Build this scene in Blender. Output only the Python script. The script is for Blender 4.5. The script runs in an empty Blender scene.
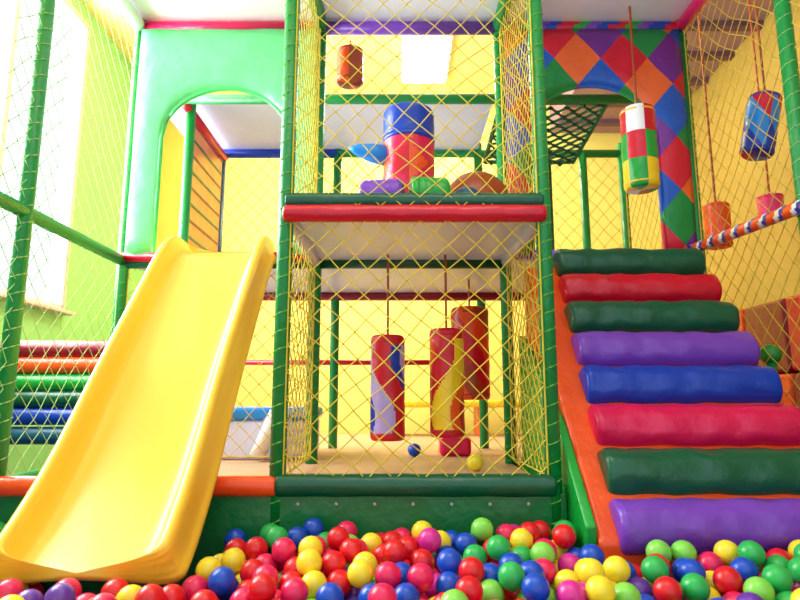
import bpy, bmesh, math, random
from mathutils import Vector, Matrix, noise
random.seed(7)
CZ=0.85
def s2l(c):
    return tuple(((v/255)/12.92 if v/255<=0.04045 else (((v/255)+0.055)/1.055)**2.4) for v in c)+(1,)
sc=bpy.context.scene
try:
    sc.view_settings.view_transform='Standard'
    sc.view_settings.look='None'
    sc.view_settings.exposure=0.0
except Exception as e: print(e)

# ---------------------------------------------------------------- materials
MATS={}
def mat(name,rgb,rough=0.35,bump=0.0,bscale=12,spec=0.5,var=0.06,coat=0.0,trans=0.0):
    if name in MATS: return MATS[name]
    m=bpy.data.materials.new(name); m.use_nodes=True
    nt=m.node_tree; b=nt.nodes['Principled BSDF']
    c=s2l(rgb)
    tc=nt.nodes.new('ShaderNodeTexCoord')
    nz=nt.nodes.new('ShaderNodeTexNoise'); nz.inputs['Scale'].default_value=bscale*0.5; nz.inputs['Detail'].default_value=3
    nt.links.new(tc.outputs['Object'],nz.inputs['Vector'])
    mx=nt.nodes.new('ShaderNodeMix'); mx.data_type='RGBA'
    mx.inputs['A'].default_value=tuple(min(1,v*(1+var)) for v in c[:3])+(1,)
    mx.inputs['B'].default_value=tuple(v*(1-var*2) for v in c[:3])+(1,)
    nt.links.new(nz.outputs['Fac'],mx.inputs['Factor'])
    nt.links.new(mx.outputs['Result'],b.inputs['Base Color'])
    b.inputs['Roughness'].default_value=rough
    b.inputs['Specular IOR Level'].default_value=spec
    b.inputs['Coat Weight'].default_value=coat
    if bump>0:
        n2=nt.nodes.new('ShaderNodeTexNoise'); n2.inputs['Scale'].default_value=bscale; n2.inputs['Detail'].default_value=4
        nt.links.new(tc.outputs['Object'],n2.inputs['Vector'])
        bp=nt.nodes.new('ShaderNodeBump'); bp.inputs['Strength'].default_value=bump; bp.inputs['Distance'].default_value=0.03
        nt.links.new(n2.outputs['Fac'],bp.inputs['Height']); nt.links.new(bp.outputs['Normal'],b.inputs['Normal'])
    MATS[name]=m; return m
V=lambda n,c,**k: mat('vinyl_'+n,c,rough=k.get('rough',0.33),bump=k.get('bump',0.35),bscale=k.get('bscale',9),var=0.08)
GREEN=mat('post_green',(6,140,66),rough=0.4,bump=0.2,bscale=30)
DGREEN=V('dark_green',(0,88,60)); RED=V('red',(212,6,46)); CRIM=V('crimson',(226,10,86))
PURP=V('purple',(122,64,192)); BLUE=V('blue',(2,60,184)); ORANGE=V('orange',(250,84,24)); YEL=V('yellow',(252,208,40))
MINT=V('mint',(112,228,146)); LGREEN=V('leaf_green',(16,162,60)); WHITE=mat('panel_white',(240,240,246),rough=0.5,var=0.03)
LAV=mat('panel_lavender',(212,218,255),rough=0.45,var=0.04); PINK=V('pink',(240,40,115)); MAROON=V('maroon',(140,10,44))
LAV2=mat('deck_lavender',(205,218,255),rough=0.35,var=0.02)
TEAL=mat('post_teal',(10,85,120),rough=0.4); BROWN=V('brown',(170,70,35)); CYAN=V('cyan',(20,140,230))
LAVV=V('lavender',(190,170,250))
NETY=mat('rope_yellow',(228,204,60),rough=0.7,var=0.1); NETG=mat('rope_pale_green',(165,205,130),rough=0.7); NETD=mat('rope_dark_green',(15,90,45),rough=0.7)
NETO=mat('rope_ochre',(215,185,60),rough=0.7,var=0.1)
SLIDE=mat('plastic_yellow',(255,204,62),rough=0.34,bump=0.0,var=0.02,coat=0.15)
FRAME=mat('window_frame_white',(235,200,205),rough=0.4); METAL=mat('metal_grommet',(180,180,180),rough=0.3)

# ---------------------------------------------------------------- helpers
def link(me,name,parent=None,mats=None,smooth=True):
    o=bpy.data.objects.new(name,me); sc.collection.objects.link(o)
    if mats:
        for m in mats: me.materials.append(m)
    if smooth:
        for p in me.polygons: p.use_smooth=True
    if parent: o.parent=parent
    return o
def empty(name):
    o=bpy.data.objects.new(name,None); sc.collection.objects.link(o); return o
def mesh(name,v,f,mats,parent=None,smooth=True,mi=None):
    me=bpy.data.meshes.new(name); me.from_pydata([tuple(x) for x in v],[],f); me.update()
    o=link(me,name,parent,mats,smooth)
    if mi:
        me.polygons.foreach_set('material_index',mi)
    return o
def box(name,x0,x1,y0,y1,z0,z1,m,parent=None,bev=0.0):
    v=[(x,y,z) for x in (x0,x1) for y in (y0,y1) for z in (z0,z1)]
    f=[(0,1,3,2),(4,6,7,5),(0,4,5,1),(2,3,7,6),(0,2,6,4),(1,5,7,3)]
    o=mesh(name,v,f,[m],parent,smooth=False)
    if bev>0:
        b=o.modifiers.new('b','BEVEL'); b.width=bev; b.segments=3
        for p in o.data.polygons: p.use_smooth=True
        o.modifiers.new('wn','WEIGHTED_NORMAL')
    return o
def basis(d):
    d=d.normalized(); a=Vector((0,0,1)) if abs(d.z)<0.9 else Vector((1,0,0))
    u=a.cross(d).normalized(); w=d.cross(u); return u,w
def lathe(name,p0,p1,prof,mats,parent=None,segs=32,colfn=None,wrinkle=0.0,ext=None):
    p0=Vector(p0);p1=Vector(p1); d=p1-p0; u,w=basis(d)
    v=[];f=[];mi=[]
    for i,(t,r) in enumerate(prof):
        for k in range(segs):
            a=2*math.pi*k/segs
            rr=r
            if wrinkle: rr*=1+wrinkle*noise.noise(Vector((math.cos(a)*2,math.sin(a)*2,t*9+p0.x*5+p0.z*7)))
            v.append(p0+d*t+(u*math.cos(a)+w*math.sin(a))*rr)
    n=len(prof)
    for i in range(n-1):
        for k in range(segs):
            k2=(k+1)%segs
            f.append((i*segs+k,i*segs+k2,(i+1)*segs+k2,(i+1)*segs+k))
            mi.append(colfn((k+0.5)/segs,(prof[i][0]+prof[i+1][0])/2) if colfn else 0)
    f.append(tuple(range(segs-1,-1,-1))); mi.append(mi[0])
    f.append(tuple((n-1)*segs+k for k in range(segs))); mi.append(mi[-2])
    return mesh(name,v,f,mats,parent,True,mi)
def tube(name,p0,p1,r,m,parent=None,segs=14,colfn=None,n=1):
    prof=[(i/n,r) for i in range(n+1)]
    mats=m if isinstance(m,list) else [m]
    return lathe(name,p0,p1,prof,mats,parent,segs,colfn)
def rollprof(L,r,n=24,end=0.05,pinch=0.55):
    e=end/L; pr=[(0.0,r*pinch*0.2),(0.0,r*pinch)]
    for i in range(1,7):
        a=i/6*math.pi/2
        pr.append((e*(1-math.cos(a))*1.0,r*(pinch+(1-pinch)*math.sin(a))))
    for i in range(1,n): pr.append((e+(1-2*e)*i/n,r))
    for i in range(6,0,-1):
        a=i/6*math.pi/2
        pr.append((1-e*(1-math.cos(a)),r*(pinch+(1-pinch)*math.sin(a))))
    pr+= [(1.0,r*pinch),(1.0,r*pinch*0.2)]
    return pr
def cable(name,pts,r,m,parent=None,segs=5):
    v=[];f=[]
    P=[Vector(p) for p in pts]
    for i,p in enumerate(P):
        d=(P[min(i+1,len(P)-1)]-P[max(i-1,0)]); u,w=basis(d)
        for k in range(segs):
            a=2*math.pi*k/segs; v.append(p+(u*math.cos(a)+w*math.sin(a))*r)
    for i in range(len(P)-1):
        for k in range(segs):
            k2=(k+1)%segs; f.append((i*segs+k,i*segs+k2,(i+1)*segs+k2,(i+1)*segs+k))
    return mesh(name,v,f,[m],parent)
def net(name,o,ud,vd,W,H,m,cw=0.115,ch=0.13,r=0.0028,sag=0.02,parent=None,seed=0):
    o=Vector(o);ud=Vector(ud).normalized();vd=Vector(vd).normalized();nd=ud.cross(vd)
    nu=max(2,round(W/(cw/2))); nv=max(2,round(H/(ch/2))); du=W/nu; dv=H/nv
    def P(i,j):
        u=i*du; v=j*dv
        e=min(u,W-u,v,H-v); k=min(1,max(0,e)/0.12)
        q=Vector((u*3+seed,v*3,seed))
        nx=noise.noise(q)*0.035*k; ny=noise.noise(q+Vector((9,3,1)))*0.035*k
        s=sag*math.sin(math.pi*u/W)*(0.6+0.5*noise.noise(Vector((v*1.3,u,seed))))
        return o+ud*(u+nx)+vd*(v+ny)+nd*s
    vs=[];fs=[]
    def seg(a,b,rr=r):
        u,w=basis(b-a); n=len(vs)
        for p in (a,b):
            for k in range(4):
                an=math.pi/2*k; vs.append(p+(u*math.cos(an)+w*math.sin(an))*rr)
        for k in range(4): fs.append((n+k,n+(k+1)%4,n+4+(k+1)%4,n+4+k))
    for i in range(nu):
        for j in range(nv):
            if (i+j)%2==0: seg(P(i,j),P(i+1,j+1))
            else: seg(P(i+1,j),P(i,j+1))
    for i in range(nu+1):
        for j in range(nv+1):
            if (i+j)%2==0:
                p=P(i,j); n=len(vs); k=r*1.9
                for q in (ud,-ud,vd,-vd,nd,-nd): vs.append(p+q*k)
                for a in (0,1):
                    for b in (2,3):
                        for c in (4,5): fs.append((n+a,n+b,n+c))
    for a,b in (((0,0),(W,0)),((0,H),(W,H)),((0,0),(0,H)),((W,0),(W,H))):
        seg(o+ud*a[0]+vd*a[1],o+ud*b[0]+vd*b[1],r*1.6)
    return mesh(name,vs,fs,[m],parent)
def uvball(c,r,seg=16,ring=10):
    v=[];f=[]
    v.append((c[0],c[1],c[2]+r))
    for i in range(1,ring):
        th=math.pi*i/ring
        for k in range(seg):
            a=2*math.pi*k/seg
            v.append((c[0]+r*math.sin(th)*math.cos(a),c[1]+r*math.sin(th)*math.sin(a),c[2]+r*math.cos(th)))
    v.append((c[0],c[1],c[2]-r)); last=len(v)-1
    for k in range(seg): f.append((0,1+k,1+(k+1)%seg))
    for i in range(ring-2):
        for k in range(seg):
            a=1+i*seg+k;b=1+i*seg+(k+1)%seg; f.append((a,a+seg,b+seg,b))
    for k in range(seg): f.append((last,1+(ring-2)*seg+(k+1)%seg,1+(ring-2)*seg+k))
    return v,f

# grid
XL,XA,XB,XR=-1.82,-0.552,0.692,1.97
Y0,Y1,Y2=2.80,3.85,5.05
LOW=CZ-0.38; UP=CZ+0.95; TOP=CZ+2.60; ROOF2=CZ+2.17

# ---------------------------------------------------------------- room
WG=mat('wall_green_paint',(158,234,146),rough=0.7,var=0.05,bscale=3)
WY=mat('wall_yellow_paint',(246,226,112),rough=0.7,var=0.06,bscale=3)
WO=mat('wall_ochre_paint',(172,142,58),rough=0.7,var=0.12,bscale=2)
FL=mat('floor_mat_blue',(60,40,110),rough=0.6,bump=0.1)
RX0,RX1,RY1,RZ=-3.2,3.4,7.5,CZ+3.95
box('floor',RX0,RX1,-1.5,RY1,-0.1,0.0,FL)
cl=empty('ceiling')
box('ceiling_main',RX0,RX1,0.8,RY1,RZ,RZ+0.1,mat('ceiling_cream',(245,225,150),rough=0.8),cl)
SOF=CZ+3.5
box('ceiling_soffit',2.0,RX1,1.5,RY1,SOF,RZ,mat('ceiling_timber',(160,125,130),rough=0.8),cl)
for i in range(12):
    box('ceiling_beam_%d'%i,2.0,RX1,1.6+i*0.5,1.68+i*0.5,SOF-0.06,SOF+0.01,mat('ceiling_beam',(112,76,90),rough=0.8),cl)
wy0,wy1,wz0,wz1=2.4,5.6,CZ+0.85,RZ-0.2
wl=empty('wall_left')
box('panel_front',RX0-0.15,RX0,-1.5,wy0,0,RZ,WG,wl); box('panel_back',RX0-0.15,RX0,wy1,RY1,0,RZ,WG,wl)
box('panel_low',RX0-0.15,RX0,wy0,wy1,0,wz0,WG,wl); box('panel_high',RX0-0.15,RX0,wy0,wy1,wz1,RZ,WG,wl)
wi=empty('window_1')
for i,y in enumerate((wy0,(wy0*2+wy1)/3,(wy0+2*wy1)/3,wy1)):
    box('mullion_%d'%i,RX0-0.1,RX0+0.02,y-0.03,y+0.03,wz0,wz1,FRAME,wi,0.005)
for i,z in enumerate((wz0,wz1)):
    box('rail_%d'%i,RX0-0.1,RX0+0.02,wy0,wy1,z-0.035,z+0.035,FRAME,wi,0.005)
box('sill',RX0-0.12,RX0+0.12,wy0-0.05,wy1+0.05,wz0-0.06,wz0-0.03,FRAME,wi,0.005)
box('wall_back',RX0,RX1,RY1,RY1+0.15,0,RZ,WY)
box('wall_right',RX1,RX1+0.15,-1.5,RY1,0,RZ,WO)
box('baseboard_back',RX0,RX1,RY1-0.02,RY1,0,0.1,FRAME)

# ---------------------------------------------------------------- frame
fr=empty('playground_frame')
LACEG=mat('rope_green',(60,180,80),rough=0.7)
def post(x,y,z0,z1,m=GREEN,lace=None,r=0.037):
    tube('post',(x,y,z0),(x,y,z1),r,m,fr,18,n=1)
    if lace:
        pts=[];n=int((z1-z0)/0.012)
        for i in range(n+1):
            z=z0+(z1-z0)*i/n; a=2*math.pi*(z/0.085)
            pts.append((x+math.cos(a)*(r+0.002),y+math.sin(a)*(r+0.002),z))
        cable('lacing',pts,0.0032,lace,fr,4)
LACEY=mat('rope_lime',(130,185,70),rough=0.7)
for x in (XL,XA,XB,XR):
    for y in (Y0,Y1,Y2):
        lace=None
        if y==Y0: lace=LACEY if x in (XA,XB) else NETG
        if y==Y1: lace=LACEG
        m=GREEN
        post(x,y,0,TOP+(0.1 if y!=Y2 else -0.35),m,lace)
post(-1.58,Y2,LOW,ROOF2,TEAL,r=0.035); post(-1.545,4.15,LOW,ROOF2,GREEN,r=0.035)
post(1.62,Y2,LOW,ROOF2,GREEN,r=0.035); post(1.3,5.0,LOW,ROOF2,DGREEN,r=0.026)
def beamx(x0,x1,y,z,m,r=0.042,name='beam',**k): return tube(name,(x0,y,z),(x1,y,z),r,m,fr,16,**k)
def beamy(x,y0,y1,z,m,r=0.042,name='beam',**k): return tube(name,(x,y0,z),(x,y1,z),r,m,fr,16,**k)
beamx(XL,XA,Y1,TOP-0.02,CRIM,0.045); beamx(XA,XB,Y1,TOP-0.02,PURP,0.045)
beamx(XB,XR,Y1,TOP-0.02,[BLUE,RED,LGREEN,PURP],0.045,n=32,colfn=lambda a,t:int(t*14+(0.5 if a>0.5 else 0))%4)
for x in (XL,XA,XB,XR): beamy(x,Y0,Y1,TOP-0.02,PINK if x==XR else (WHITE if x==XL else GREEN),0.045)
beamx(XL,XR,Y0,TOP,RED)
box('roof_panel',XL,XR,Y0+0.02,Y1,TOP+0.03,TOP+0.06,WHITE,fr)
box('roof_panel_rear',XL,XB,Y1+0.25,Y2,ROOF2+0.02,ROOF2+0.05,LAV,fr)
beamx(XL,XR,Y1+0.22,ROOF2-0.01,GREEN,0.035); beamx(XL,XA,Y2,ROOF2-0.01,BLUE,0.04); beamx(XA,XR,Y2,ROOF2-0.01,GREEN,0.035)
beamy(-1.56,Y1+0.22,Y2,ROOF2-0.05,RED,0.035)
# upper deck
box('deck_upper_front',XA+0.02,XB-0.02,Y0+0.03,Y1,UP-0.05,UP-0.01,LAV2,fr,0.01)
box('deck_upper_rear',XL,XR,Y1,Y2,UP-0.05,UP-0.01,LAV2,fr,0.01)
L=XB-XA+0.03
lathe('deck_edge_red',(XA-0.005,Y0-0.035,UP-0.07),(XB+0.005,Y0-0.035,UP-0.07),rollprof(L,0.042,20,0.03,0.7),[RED],fr,20,wrinkle=0.06)
lathe('deck_edge_green',(XA,Y0-0.01,UP+0.0),(XB,Y0-0.01,UP+0.0),rollprof(L-0.03,0.04,20,0.02,0.8),[DGREEN],fr,20,wrinkle=0.05)
beamx(XA,XB,Y1,UP-0.06,DGREEN,0.04); beamx(XL,XA,Y1,UP-0.06,DGREEN,0.04)
beamx(XL,XA,Y1-0.03,UP-0.03,RED,0.035)
beamx(XL,XR,Y2,UP-0.07,MAROON,0.045)
beamy(XA,Y0,Y1,UP-0.06,LAV,0.035); beamy(XB,Y0,Y1,UP-0.06,LAV,0.035)
beamx(XL,XB,Y2,CZ+0.31,RED,0.022)
beamx(XB,XR,Y1-0.02,UP-0.01,PURP,0.03)
# lower deck
OCH=mat('deck_ochre',(205,165,125),rough=0.6)
box('deck_lower_front',XA,XB,Y0+0.03,Y1,LOW-0.05,LOW-0.01,OCH,fr)
box('deck_lower_rear',XL,XR,Y1,RY1-0.3,LOW-0.05,LOW-0.01,OCH,fr)
box('deck_lower_left',XL,XA,Y0+0.03,Y1,LOW-0.05,LOW-0.01,OCH,fr)
lathe('deck_lower_pad',(XA,Y0-0.02,LOW+0.005),(XB,Y0-0.02,LOW+0.005),rollprof(L-0.03,0.05,24,0.02,0.8),[DGREEN],fr,20,wrinkle=0.06)
lathe('deck_lower_pad_orange',(XL,Y0-0.02,LOW+0.0),(XA,Y0-0.02,LOW+0.0),rollprof(1.28,0.045,24,0.02,0.8),[ORANGE],fr,20,wrinkle=0.06)
box('skirt_panel',XL,XB+0.05,Y0-0.03,Y0-0.005,0.0,LOW-0.03,V('skirt_green',(8,115,58)),fr,0.008)
for i in range(7):
    x=XA+0.1+i*0.17; v,f=uvball((x,Y0-0.035,LOW-0.075),0.009,8,6); mesh('grommet',v,f,[METAL],fr)
beamy(XL,Y0-1.7,Y1,CZ+0.9,GREEN,0.035,name='side_rail')
beamy(XL,Y0-1.7,Y1,LOW,GREEN,0.035,name='side_rail')
post(XL,Y0-0.95,0,CZ+1.0,GREEN,r=0.037)
post(XR+0.02,Y0-0.95,0,TOP,GREEN,r=0.037)

tube('spiral_handrail',(XR-0.06,Y1-0.06,CZ+0.97),(XR-0.06,Y0-0.2,CZ+0.90),0.034,[ORANGE,mat('vinyl_white',(240,240,245)),BLUE,ORANGE],None,24,
     colfn=lambda a,t:int((a*4+t*36))%4,n=72)

# ---------------------------------------------------------------- nets
net('safety_net',(XA+0.03,Y0-0.03,LOW+0.03),(1,0,0),(0,0,1),XB-XA-0.06,TOP-LOW-0.05,NETY,cw=0.122,ch=0.12,seed=1,sag=0.03)
net('safety_net',(XA,Y0+0.05,LOW+0.03),(0,1,0),(0,0,1),Y1-Y0-0.1,TOP-LOW-0.05,NETY,seed=2,sag=0.01,cw=0.12,ch=0.125)
net('safety_net',(XB,Y0+0.05,LOW+0.03),(0,1,0),(0,0,1),Y1-Y0-0.1,TOP-LOW-0.05,NETY,seed=3,sag=0.01,cw=0.1,ch=0.11)
net('safety_net',(XL,Y0-1.6,LOW+0.03),(0,1,0),(0,0,1),Y1-Y0+1.55,TOP-LOW-0.05,NETG,seed=4,sag=0.02,cw=0.12,ch=0.13,r=0.0022)
net('safety_net',(XR,Y0-0.9,0.3),(0,1,0),(0,0,1),Y1-Y0+0.85,TOP-0.35,NETO,seed=5,sag=0.02,cw=0.115,ch=0.125,r=0.0026)
net('safety_net',(XL+0.04,Y1,LOW+0.03),(1,0,0),(0,0,1),XA-XL-0.08,UP-LOW-0.12,NETO,seed=6,cw=0.12,ch=0.125,r=0.0026)
net('safety_net',(XL,Y2,UP),(1,0,0),(0,0,1),XR-XL,ROOF2-UP,NETO,seed=8,cw=0.13,ch=0.14,r=0.0026)
net('safety_net',(XR,Y1+0.05,LOW+0.03),(0,1,0),(0,0,1),Y2-Y1-0.1,TOP-LOW-0.3,NETO,seed=9)
net('climbing_net',(XB+0.05,Y1+0.25,ROOF2-0.02),(1,0,0),(0,1,-0.1),XR-XB-0.5,Y2-Y1-0.3,NETD,seed=10,cw=0.12,ch=0.12,r=0.012,sag=-0.12)

# ---------------------------------------------------------------- arched panels
HARL=bpy.data.materials.new('vinyl_harlequin'); HARL.use_nodes=True
nt=HARL.node_tree; b=nt.nodes['Principled BSDF']; b.inputs['Roughness'].default_value=0.35
tc=nt.nodes.new('ShaderNodeTexCoord'); sp=nt.nodes.new('ShaderNodeSeparateXYZ'); nt.links.new(tc.outputs['Object'],sp.inputs[0])
def M(op,a,bb=None):
    n=nt.nodes.new('ShaderNodeMath'); n.operation=op
    for i,x in enumerate((a,bb)):
        if x is None: continue
        if isinstance(x,(int,float)): n.inputs[i].default_value=x
        else: nt.links.new(x,n.inputs[i])
    return n.outputs[0]
S=1/0.32
xs=M('MULTIPLY',sp.outputs['X'],S*1.0); zs=M('MULTIPLY',sp.outputs['Z'],S*0.85)
u=M('FLOOR',M('ADD',M('ADD',xs,zs),0.3)); v=M('FLOOR',M('ADD',M('SUBTRACT',xs,zs),50.1))
n=nt.nodes.new('ShaderNodeMath'); n.operation='FLOORED_MODULO'
nt.links.new(M('ADD',u,M('MULTIPLY',v,2)),n.inputs[0]); n.inputs[1].default_value=5
idx=M('ADD',M('DIVIDE',n.outputs[0],5),0.05)
cr=nt.nodes.new('ShaderNodeValToRGB'); cr.color_ramp.interpolation='CONSTANT'
cols=[(215,20,50),(10,140,66),(242,105,45),(115,40,150),(20,90,200)]
el=cr.color_ramp.elements
el[0].position=0; el[0].color=s2l(cols[0]); el[1].position=0.2; el[1].color=s2l(cols[1])
for i in (2,3,4):
    e=el.new(i*0.2); e.color=s2l(cols[i])
nt.links.new(idx,cr.inputs[0]); nt.links.new(cr.outputs[0],b.inputs['Base Color'])
n2=nt.nodes.new('ShaderNodeTexNoise'); n2.inputs['Scale'].default_value=8
bp=nt.nodes.new('ShaderNodeBump'); bp.inputs['Strength'].default_value=0.4; bp.inputs['Distance'].default_value=0.03
nt.links.new(tc.outputs['Object'],n2.inputs['Vector']); nt.links.new(n2.outputs[0],bp.inputs['Height']); nt.links.new(bp.outputs[0],b.inputs['Normal'])

def arch_panel(name,x0,x1,z0,z1,cx,hw,apex,y,m,pipe,pr=0.014):
    par=empty(name)
    spring=apex-hw*0.85; inner=[];outer=[]
    ns=6
    for i in range(ns+1):
        z=z0+(spring-z0)*i/ns; inner.append((cx-hw,z)); outer.append((x0,z))
    na=20
    for i in range(1,na):
        a=math.pi*(1-i/na)
        ix,iz=cx+hw*math.cos(a),spring+(apex-spring)*math.sin(a)
        inner.append((ix,iz))
        t=i/na
        if t<0.25: outer.append((x0,spring+(z1-spring)*t/0.25))
        elif t<=0.75: outer.append((x0+(x1-x0)*(t-0.25)/0.5,z1))
        else: outer.append((x1,z1+(spring-z1)*(t-0.75)/0.25))
    for i in range(ns+1):
        z=spring+(z0-spring)*i/ns; inner.append((cx+hw,z)); outer.append((x1,z))
    v=[];f=[];K=6
    for (a,bb) in zip(inner,outer):
        for k in range(K+1):
            t=k/K; x=a[0]+(bb[0]-a[0])*t; z=a[1]+(bb[1]-a[1])*t
            v.append((x,y-0.018*math.sin(math.pi*t)-0.014*noise.noise(Vector((x*5,z*5,1))),z))
    for i in range(len(inner)-1):
        for k in range(K):
            f.append((i*(K+1)+k,i*(K+1)+k+1,(i+1)*(K+1)+k+1,(i+1)*(K+1)+k))
    o=mesh('sheet',v,f,[m],par); s=o.modifiers.new('s','SOLIDIFY'); s.thickness=0.035; s.offset=0
    cable('piping',[(p[0],y-0.008,p[1]) for p in inner],pr,pipe,par,10)
    return par
arch_panel('arched_entry_panel',XL+0.03,XA-0.03,UP-0.02,TOP-0.06,-1.18,0.43,CZ+2.10,Y1-0.03,MINT,V('green_piping',(70,205,105)))
arch_panel('arched_entry_panel',XB+0.03,XR-0.03,UP-0.02,TOP-0.06,1.30,0.43,CZ+2.12,Y1-0.03,HARL,HARL)

# ---------------------------------------------------------------- slide
path=[(3.95,.955),(3.8,.95),(3.7,.92),(3.58,.82),(3.4,.61),(3.2,.375),(3.0,.14),(2.82,-.07),(2.68,-.225),(2.56,-.345),(2.44,-.44),(2.35,-.505),(2.26,-.56),(2.19,-.60)]
rimh=[.06,.10,.125,.125,.12,.12,.12,.12,.12,.12,.115,.11,.10,.085]
verts=[];faces=[]
for i,(y,z) in enumerate(path):
    ctr=-1.145+0.035*max(0,min(1,(2.9-y)/0.6))
    a=path[max(i-1,0)]; c=path[min(i+1,len(path)-1)]
    t=Vector((0,c[0]-a[0],c[1]-a[1])).normalized(); nrm=Vector((0,t.z,-t.y))
    if nrm.z<0: nrm=-nrm
    h=rimh[i]; half=[(-.350,-.09),(-.350,-.03),(-.328,-.018),(-.319,h*0.5),(-.316,h-.02),(-.302,h),(-.274,h),(-.260,h-.02),(-.250,h*0.5),(-.232,.012),(-.20,0.0),(-.1,0.0)]
    prof=half+[(0,0)]+[(-q[0],q[1]) for q in reversed(half)]+[(0.18,-.045),(-0.18,-.045)]
    n=len(prof)
    for (u_,w_) in prof: verts.append(Vector((ctr+u_,y,CZ+z))+nrm*w_)
for i in range(len(path)-1):
    for k in range(n): faces.append((i*n+k,i*n+(k+1)%n,(i+1)*n+(k+1)%n,(i+1)*n+k))
faces.append(tuple(range(n))); faces.append(tuple((len(path)-1)*n+k for k in range(n-1,-1,-1)))
sl=mesh('playground_slide',verts,faces,[SLIDE]); ss=sl.modifiers.new('s','SUBSURF'); ss.levels=2; ss.render_levels=2
bm=bmesh.new(); bm.from_mesh(sl.data); bmesh.ops.recalc_face_normals(bm,faces=bm.faces); bm.to_mesh(sl.data); bm.free()

# ---------------------------------------------------------------- foam stairs
st=empty('foam_stairs')
cs=[PURP,DGREEN,CRIM,BLUE,PURP,DGREEN,RED,DGREEN]
N=8
for i in range(N):
    t=i/7
    y=2.57+(3.66-2.57)*t; z=CZ-.515+(.83+.515)*t
    xl=0.87+0.10*t; xr=1.855+0.012*t
    r=0.114-0.014*t
    lathe('step_%d'%(i+1),(xl,y,z),(xr,y,z+0.004*math.sin(i*3)),rollprof(xr-xl,r,30,0.03,0.8),[cs[i]],st,28,wrinkle=0.10)
def prism(name,x0,x1,poly,m,par,bev=0.01):
    k=len(poly); v=[(x0,p[0],p[1]) for p in poly]+[(x1,p[0],p[1]) for p in poly]
    f=[tuple(range(k-1,-1,-1)),tuple(range(k,2*k))]+[(i,(i+1)%k,k+(i+1)%k,k+i) for i in range(k)]
    o=mesh(name,v,f,[m],par,smooth=True); b=o.modifiers.new('b','BEVEL'); b.width=bev; b.segments=3; o.modifiers.new('w','WEIGHTED_NORMAL'); return o
prism('ramp_base',0.79,1.87,[(2.50,0.0),(2.50,CZ-.56),(3.68,CZ+.82),(3.76,CZ+.82),(3.76,0)],ORANGE,st,0.02)
prism('ramp_side_green',0.745,0.79,[(2.56,0.0),(2.52,CZ-.50),(2.9,CZ-.12),(3.2,CZ+.10),(3.76,CZ+.40),(3.76,0)],LGREEN,st)

# ---------------------------------------------------------------- hanging bags
def bag(name,x,y,z0,z1,r,mats,colfn,rope_top,tilt=(0,0),segs=64):
    par=empty(name)
    L=z1-z0; p0=Vector((x+tilt[0],y+tilt[1],z0)); p1=Vector((x,y,z1))
    lathe('body',p0,p1,rollprof(L,r,70,0.03,0.8),mats,par,segs,colfn,wrinkle=0.03)
    for q in (0.06,0.94):
        c=p0.lerp(p1,q); d=(p1-p0).normalized()*0.006
        tube('seam',c-d,c+d,r*1.012,mats[0],par,30)
    cable('rope',[p1,(x,y,rope_top)],0.008,BROWN,par,6)
    return par
def swirl(sgn,off,cols):
    def fn(a,t):
        if t<0.07 or t>0.9: return 0
        aa=((a+0.5)%1.0)-0.5
        s=(aa*sgn-0.13*math.sin((t-0.5)*5.5)+off+0.5)%1.0
        s2=(s*2)%1.0
        return cols[int(s2*len(cols))]
    return fn
bag('punching_bag',-0.075,3.68,CZ-.24,CZ+.39,0.104,[RED,LAVV,BLUE],swirl(-1,0.05,[0,1,1,2,0]),UP-0.05)
bag('punching_bag',0.285,3.68,CZ-.22,CZ+.43,0.104,[RED,YEL,ORANGE],swirl(1,0.16,[0,1,1,2,0]),UP-0.05)
bag('punching_bag',0.52,4.45,CZ+.0,CZ+.68,0.14,[BROWN,RED,ORANGE],lambda a,t:int((a*2+t)*3)%3,UP-0.05)
bag('hanging_patchwork_bag',1.52,3.6,CZ+1.30,CZ+1.84,0.106,[YEL,LGREEN,RED,WHITE],lambda a,t:(int(a*6)+int(t*3)*1)%4,TOP-0.03)
bag('hanging_patchwork_bag',2.42,3.7,CZ+1.57,CZ+1.98,0.10,[BLUE,CYAN,RED],lambda a,t:int((a*2+t)*2)%3,SOF,tilt=(-0.10,0))
bag('hanging_patchwork_bag',-0.36,4.0,CZ+2.24,CZ+2.50,0.095,[BROWN,MAROON,ORANGE],lambda a,t:int(a*6)%3,TOP-0.02)
bag('hanging_patchwork_bag',2.70,4.2,CZ+1.28,CZ+1.47,0.085,[PINK],None,SOF)
bag('hanging_patchwork_bag',2.19,4.0,CZ+1.03,CZ+1.34,0.085,[ORANGE],None,SOF)
pr=empty('patchwork_roller')
lathe('body',(0.05,3.26,UP-0.01),(0.05,3.26,UP+0.70),rollprof(0.71,0.146,40,0.03,0.8),[BLUE,RED,ORANGE,CRIM],pr,40,
      lambda a,t: 0 if t>0.74 else 1+(int((a*4+t*3)%50)+int((a*4-t*3+20)%50))%3,wrinkle=0.03)
tube('band',(0.05,3.26,UP+0.50),(0.05,3.26,UP+0.53),0.150,BLUE,pr,36)
lathe('arm',(-0.07,3.24,UP+0.42),(-0.29,3.19,UP+0.45),[(0,0.06),(0.4,0.055),(0.75,0.035),(1,0.008)],[CYAN],pr,20)
def foamball(name,x,y,z,r,m):
    v,f=uvball((x,y,z),r,28,18); return mesh(name,v,f,[m])
def roll(name,p0,p1,r,m,mats=None,colfn=None,wr=0.06):
    L=(Vector(p1)-Vector(p0)).length
    return lathe(name,p0,p1,rollprof(L,r,24,0.03,0.75),mats or [m],None,26,colfn,wrinkle=wr)
roll('foam_bolster',(-0.20,2.99,UP+0.085),(0.02,2.96,UP+0.085),0.09,PURP)
roll('foam_bolster',(0.05,2.96,UP+0.09),(0.25,2.98,UP+0.09),0.095,LGREEN)
foamball('foam_ball',0.46,3.45,UP+0.20,0.20,BROWN)
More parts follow.
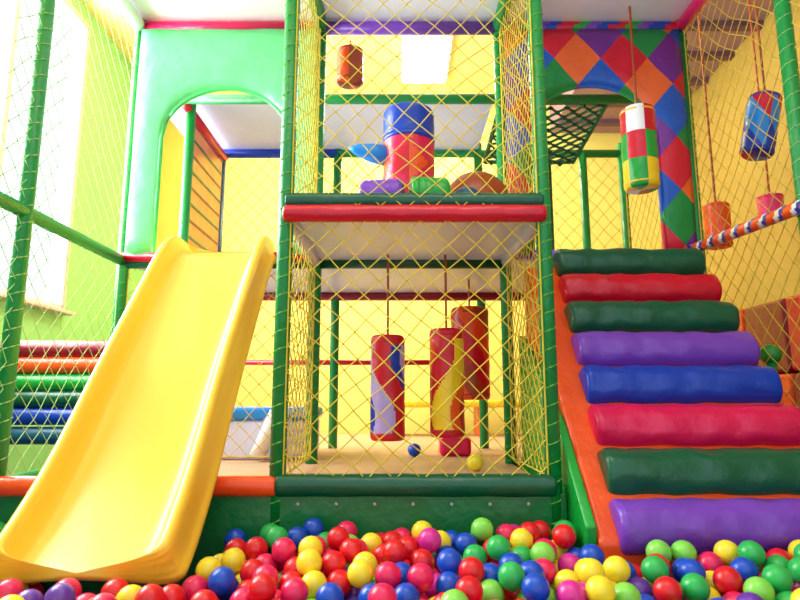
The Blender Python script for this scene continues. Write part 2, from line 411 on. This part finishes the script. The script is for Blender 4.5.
foamball('foam_ball',0.35,3.02,UP+0.075,0.08,TEAL)

pb=empty('padded_foam_box')
box('body',-1.35,-0.62,4.05,4.75,LOW-0.01,LOW+0.25,LAV,pb,0.03); box('top_band',-1.37,-0.60,4.03,4.77,LOW+0.25,LOW+0.33,CYAN,pb,0.03)
tube('corner_roll',(-0.92,3.97,LOW+0.02),(-0.80,3.97,LOW+0.30),0.05,WHITE,pb,16)
sp_=empty('striped_foam_panel')
zz=UP
PEACH=V('peach',(238,140,55))
for i in range(9):
    box('stripe_%d'%i,-1.60,-1.56,4.2,5.0,zz,zz+0.105,PEACH,sp_,0.004)
    box('line_%d'%i,-1.60,-1.555,4.2,5.0,zz+0.105,zz+0.125,[MAROON,DGREEN][i%2],sp_,0.002); zz+=0.125
rs=empty('foam_roller_rack')
for i,(z,m) in enumerate(((.35,MAROON),(.24,ORANGE),(.12,LGREEN),(.01,DGREEN),(-.11,BLUE),(-.24,TEAL))):
    lathe('roller_%d'%i,(-2.95,4.2,CZ+z),(-1.95,4.2,CZ+z),rollprof(1.0,0.06,16,0.03,0.7),[m],rs,20)
for x in (-2.97,-1.93): tube('upright',(x,4.2,0),(x,4.2,CZ+.5),0.03,GREEN,rs)
wr=empty('foam_block_wall')
for i in range(7):
    for j in range(3):
        box('block_%d_%d'%(i,j),2.65,2.9,2.6+i*0.5,3.09+i*0.5,0+j*0.52,0.51+j*0.52,[RED,PURP,MAROON,RED,ORANGE][(i*2+j*3)%5],wr,0.03)
gs=empty('green_ball_post')
tube('stem',(2.22,3.6,0),(2.22,3.6,CZ+.23),0.03,GREEN,gs)
v,f=uvball((2.22,3.6,CZ+.27),0.06,24,16); mesh('ball_top',v,f,[LGREEN],gs)
pbk=empty('toy_storage_bench')
box('seat',-0.1,1.9,6.6,7.1,LOW+0.3,LOW+0.38,YEL,pbk,0.03)
for x in (-0.05,0.85,1.75): box('leg',x,x+0.1,6.65,7.05,LOW-0.01,LOW+0.3,ORANGE,pbk,0.01)
box('foam_cushion',0.28,0.5,4.3,4.5,LOW-0.01,LOW+0.12,CRIM,None,0.03)

# ---------------------------------------------------------------- balls
def bm_(n,c): return mat('ball_'+n,c,rough=0.33,coat=0.08,var=0.02)
BC=[bm_('red',(222,16,34)),bm_('crimson',(232,26,92)),bm_('yellow',(250,222,50)),bm_('green',(40,178,84)),
    bm_('blue',(10,74,195)),bm_('lime',(132,214,80)),bm_('magenta',(215,40,150)),bm_('purple',(100,50,165))]
R=0.0465; D=2*R
grid={}
def key(x,y): return (int(math.floor(x/D)),int(math.floor(y/D)))
def blocked(x,y):
    if x<XL+0.08 or x>XR-0.06 or y<0.6 or y>Y0-0.05-R: return True
    if -1.53<x<-0.71 and y>2.13: return True
    if x>0.69 and y>2.40: return True
    return False
def target(x,y):
    k=max(0,min(1,(y-1.7)/1.0))
    t=0.26+0.12*k*k*(3-2*k)+0.035*noise.noise(Vector((x*1.7,y*1.7,0)))
    if x>0.6: t+=0.025*k
    if x<-0.4: t-=0.02*k
    return t
def rest(x,y):
    z=R; kx,ky=key(x,y)
    for i in (-1,0,1):
        for j in (-1,0,1):
            for (a,b_,c) in grid.get((kx+i,ky+j),()):
                d2=(a-x)**2+(b_-y)**2
                if d2<D*D:
                    zz=c+math.sqrt(D*D-d2)
                    if zz>z: z=zz
    return z
balls=[]; fail=0
while len(balls)<4200 and fail<250:
    best=None
    for c in range(24):
        x=random.uniform(XL,XR); y=random.uniform(0.6,Y0)
        if blocked(x,y): continue
        z=rest(x,y)
        if z+R>target(x,y): continue
        if best is None or z-target(x,y)<best[0]: best=(z-target(x,y),x,y,z)
    if best is None: fail+=1; continue
    _,x,y,z=best
    for s in range(12):
        dx=x+random.uniform(-.02,.02); dy=y+random.uniform(-.02,.02)
        if blocked(dx,dy): continue
        z2=rest(dx,dy)
        if z2<z: x,y,z=dx,dy,z2
    grid.setdefault(key(x,y),[]).append((x,y,z)); balls.append((x,y,z))
print('balls',len(balls),fail,'max z',max(b[2] for b in balls))
extra=[((-1.66,3.0,LOW-.01+R),2),((-1.74,3.15,LOW-.01+R),3),((0.10,4.3,LOW-.01+R),4),((0.42,3.45,LOW-.01+R),2)]
tv,tf=uvball((0,0,0),R,18,12)
V_=[];F_=[];MI=[]
wL=[.36,.18,.16,.10,.10,.04,.03,.03]; wR=[.16,.13,.22,.15,.16,.08,.07,.03]
allb=[(p,None) for p in balls]+extra
for ((x,y,z),cc_) in allb:
    w=wL if x<0.1 else wR
    c=cc_ if cc_ is not None else random.choices(range(8),w)[0]; n0=len(V_)
    V_.extend((a+x,b_+y,cc+z) for a,b_,cc in tv)
    F_.extend(tuple(i+n0 for i in q) for q in tf); MI.extend([c]*len(tf))
mesh('ball_pit_balls',V_,F_,BC,None,True,MI)

# ---------------------------------------------------------------- lights
w=bpy.data.worlds.new('w'); sc.world=w; w.use_nodes=True
bg=w.node_tree.nodes['Background']; bg.inputs[0].default_value=(0.86,0.93,1,1); bg.inputs[1].default_value=1.4
def area(name,loc,rot,sx,sy,e,col=(1,1,1)):
    l=bpy.data.lights.new(name,'AREA'); l.shape='RECTANGLE'; l.size=sx; l.size_y=sy; l.energy=e; l.color=col
    o=bpy.data.objects.new(name,l); sc.collection.objects.link(o); o.location=loc; o.rotation_euler=rot; return o
area('window_daylight',(RX0-0.5,4.0,CZ+2.4),(0,math.radians(-90),0),3.2,3.6,950,(0.97,0.98,1))
area('fill_light_front',(0.2,1.2,RZ-0.1),(math.radians(20),0,0),2.0,0.8,35,(1,0.97,0.92))  # added fill lamp, out of view and without a fixture, brightens the front
cf=empty('ceiling_light_fixture')
EM=bpy.data.materials.new('lamp_diffuser'); EM.use_nodes=True
EM.node_tree.nodes['Principled BSDF'].inputs['Emission Color'].default_value=(1,0.97,0.88,1); EM.node_tree.nodes['Principled BSDF'].inputs['Emission Strength'].default_value=14
box('diffuser',0.05,0.55,6.0,6.9,RZ-0.07,RZ-0.03,EM,cf); box('housing',0.02,0.58,5.97,6.93,RZ-0.04,RZ,FRAME,cf)
area('ceiling_light_rear',(0.3,6.45,RZ-0.09),(0,0,0),0.5,0.9,90,(1,0.93,0.8))

cam=bpy.data.cameras.new('camera'); co=bpy.data.objects.new('camera',cam); sc.collection.objects.link(co)
cam.sensor_width=36; cam.lens=27; co.location=(0,0,CZ); co.rotation_euler=(math.radians(90+9.46),0,0); cam.clip_start=0.02
cam.dof.use_dof=True; cam.dof.focus_distance=3.2; cam.dof.aperture_fstop=2.8
sc.camera=co
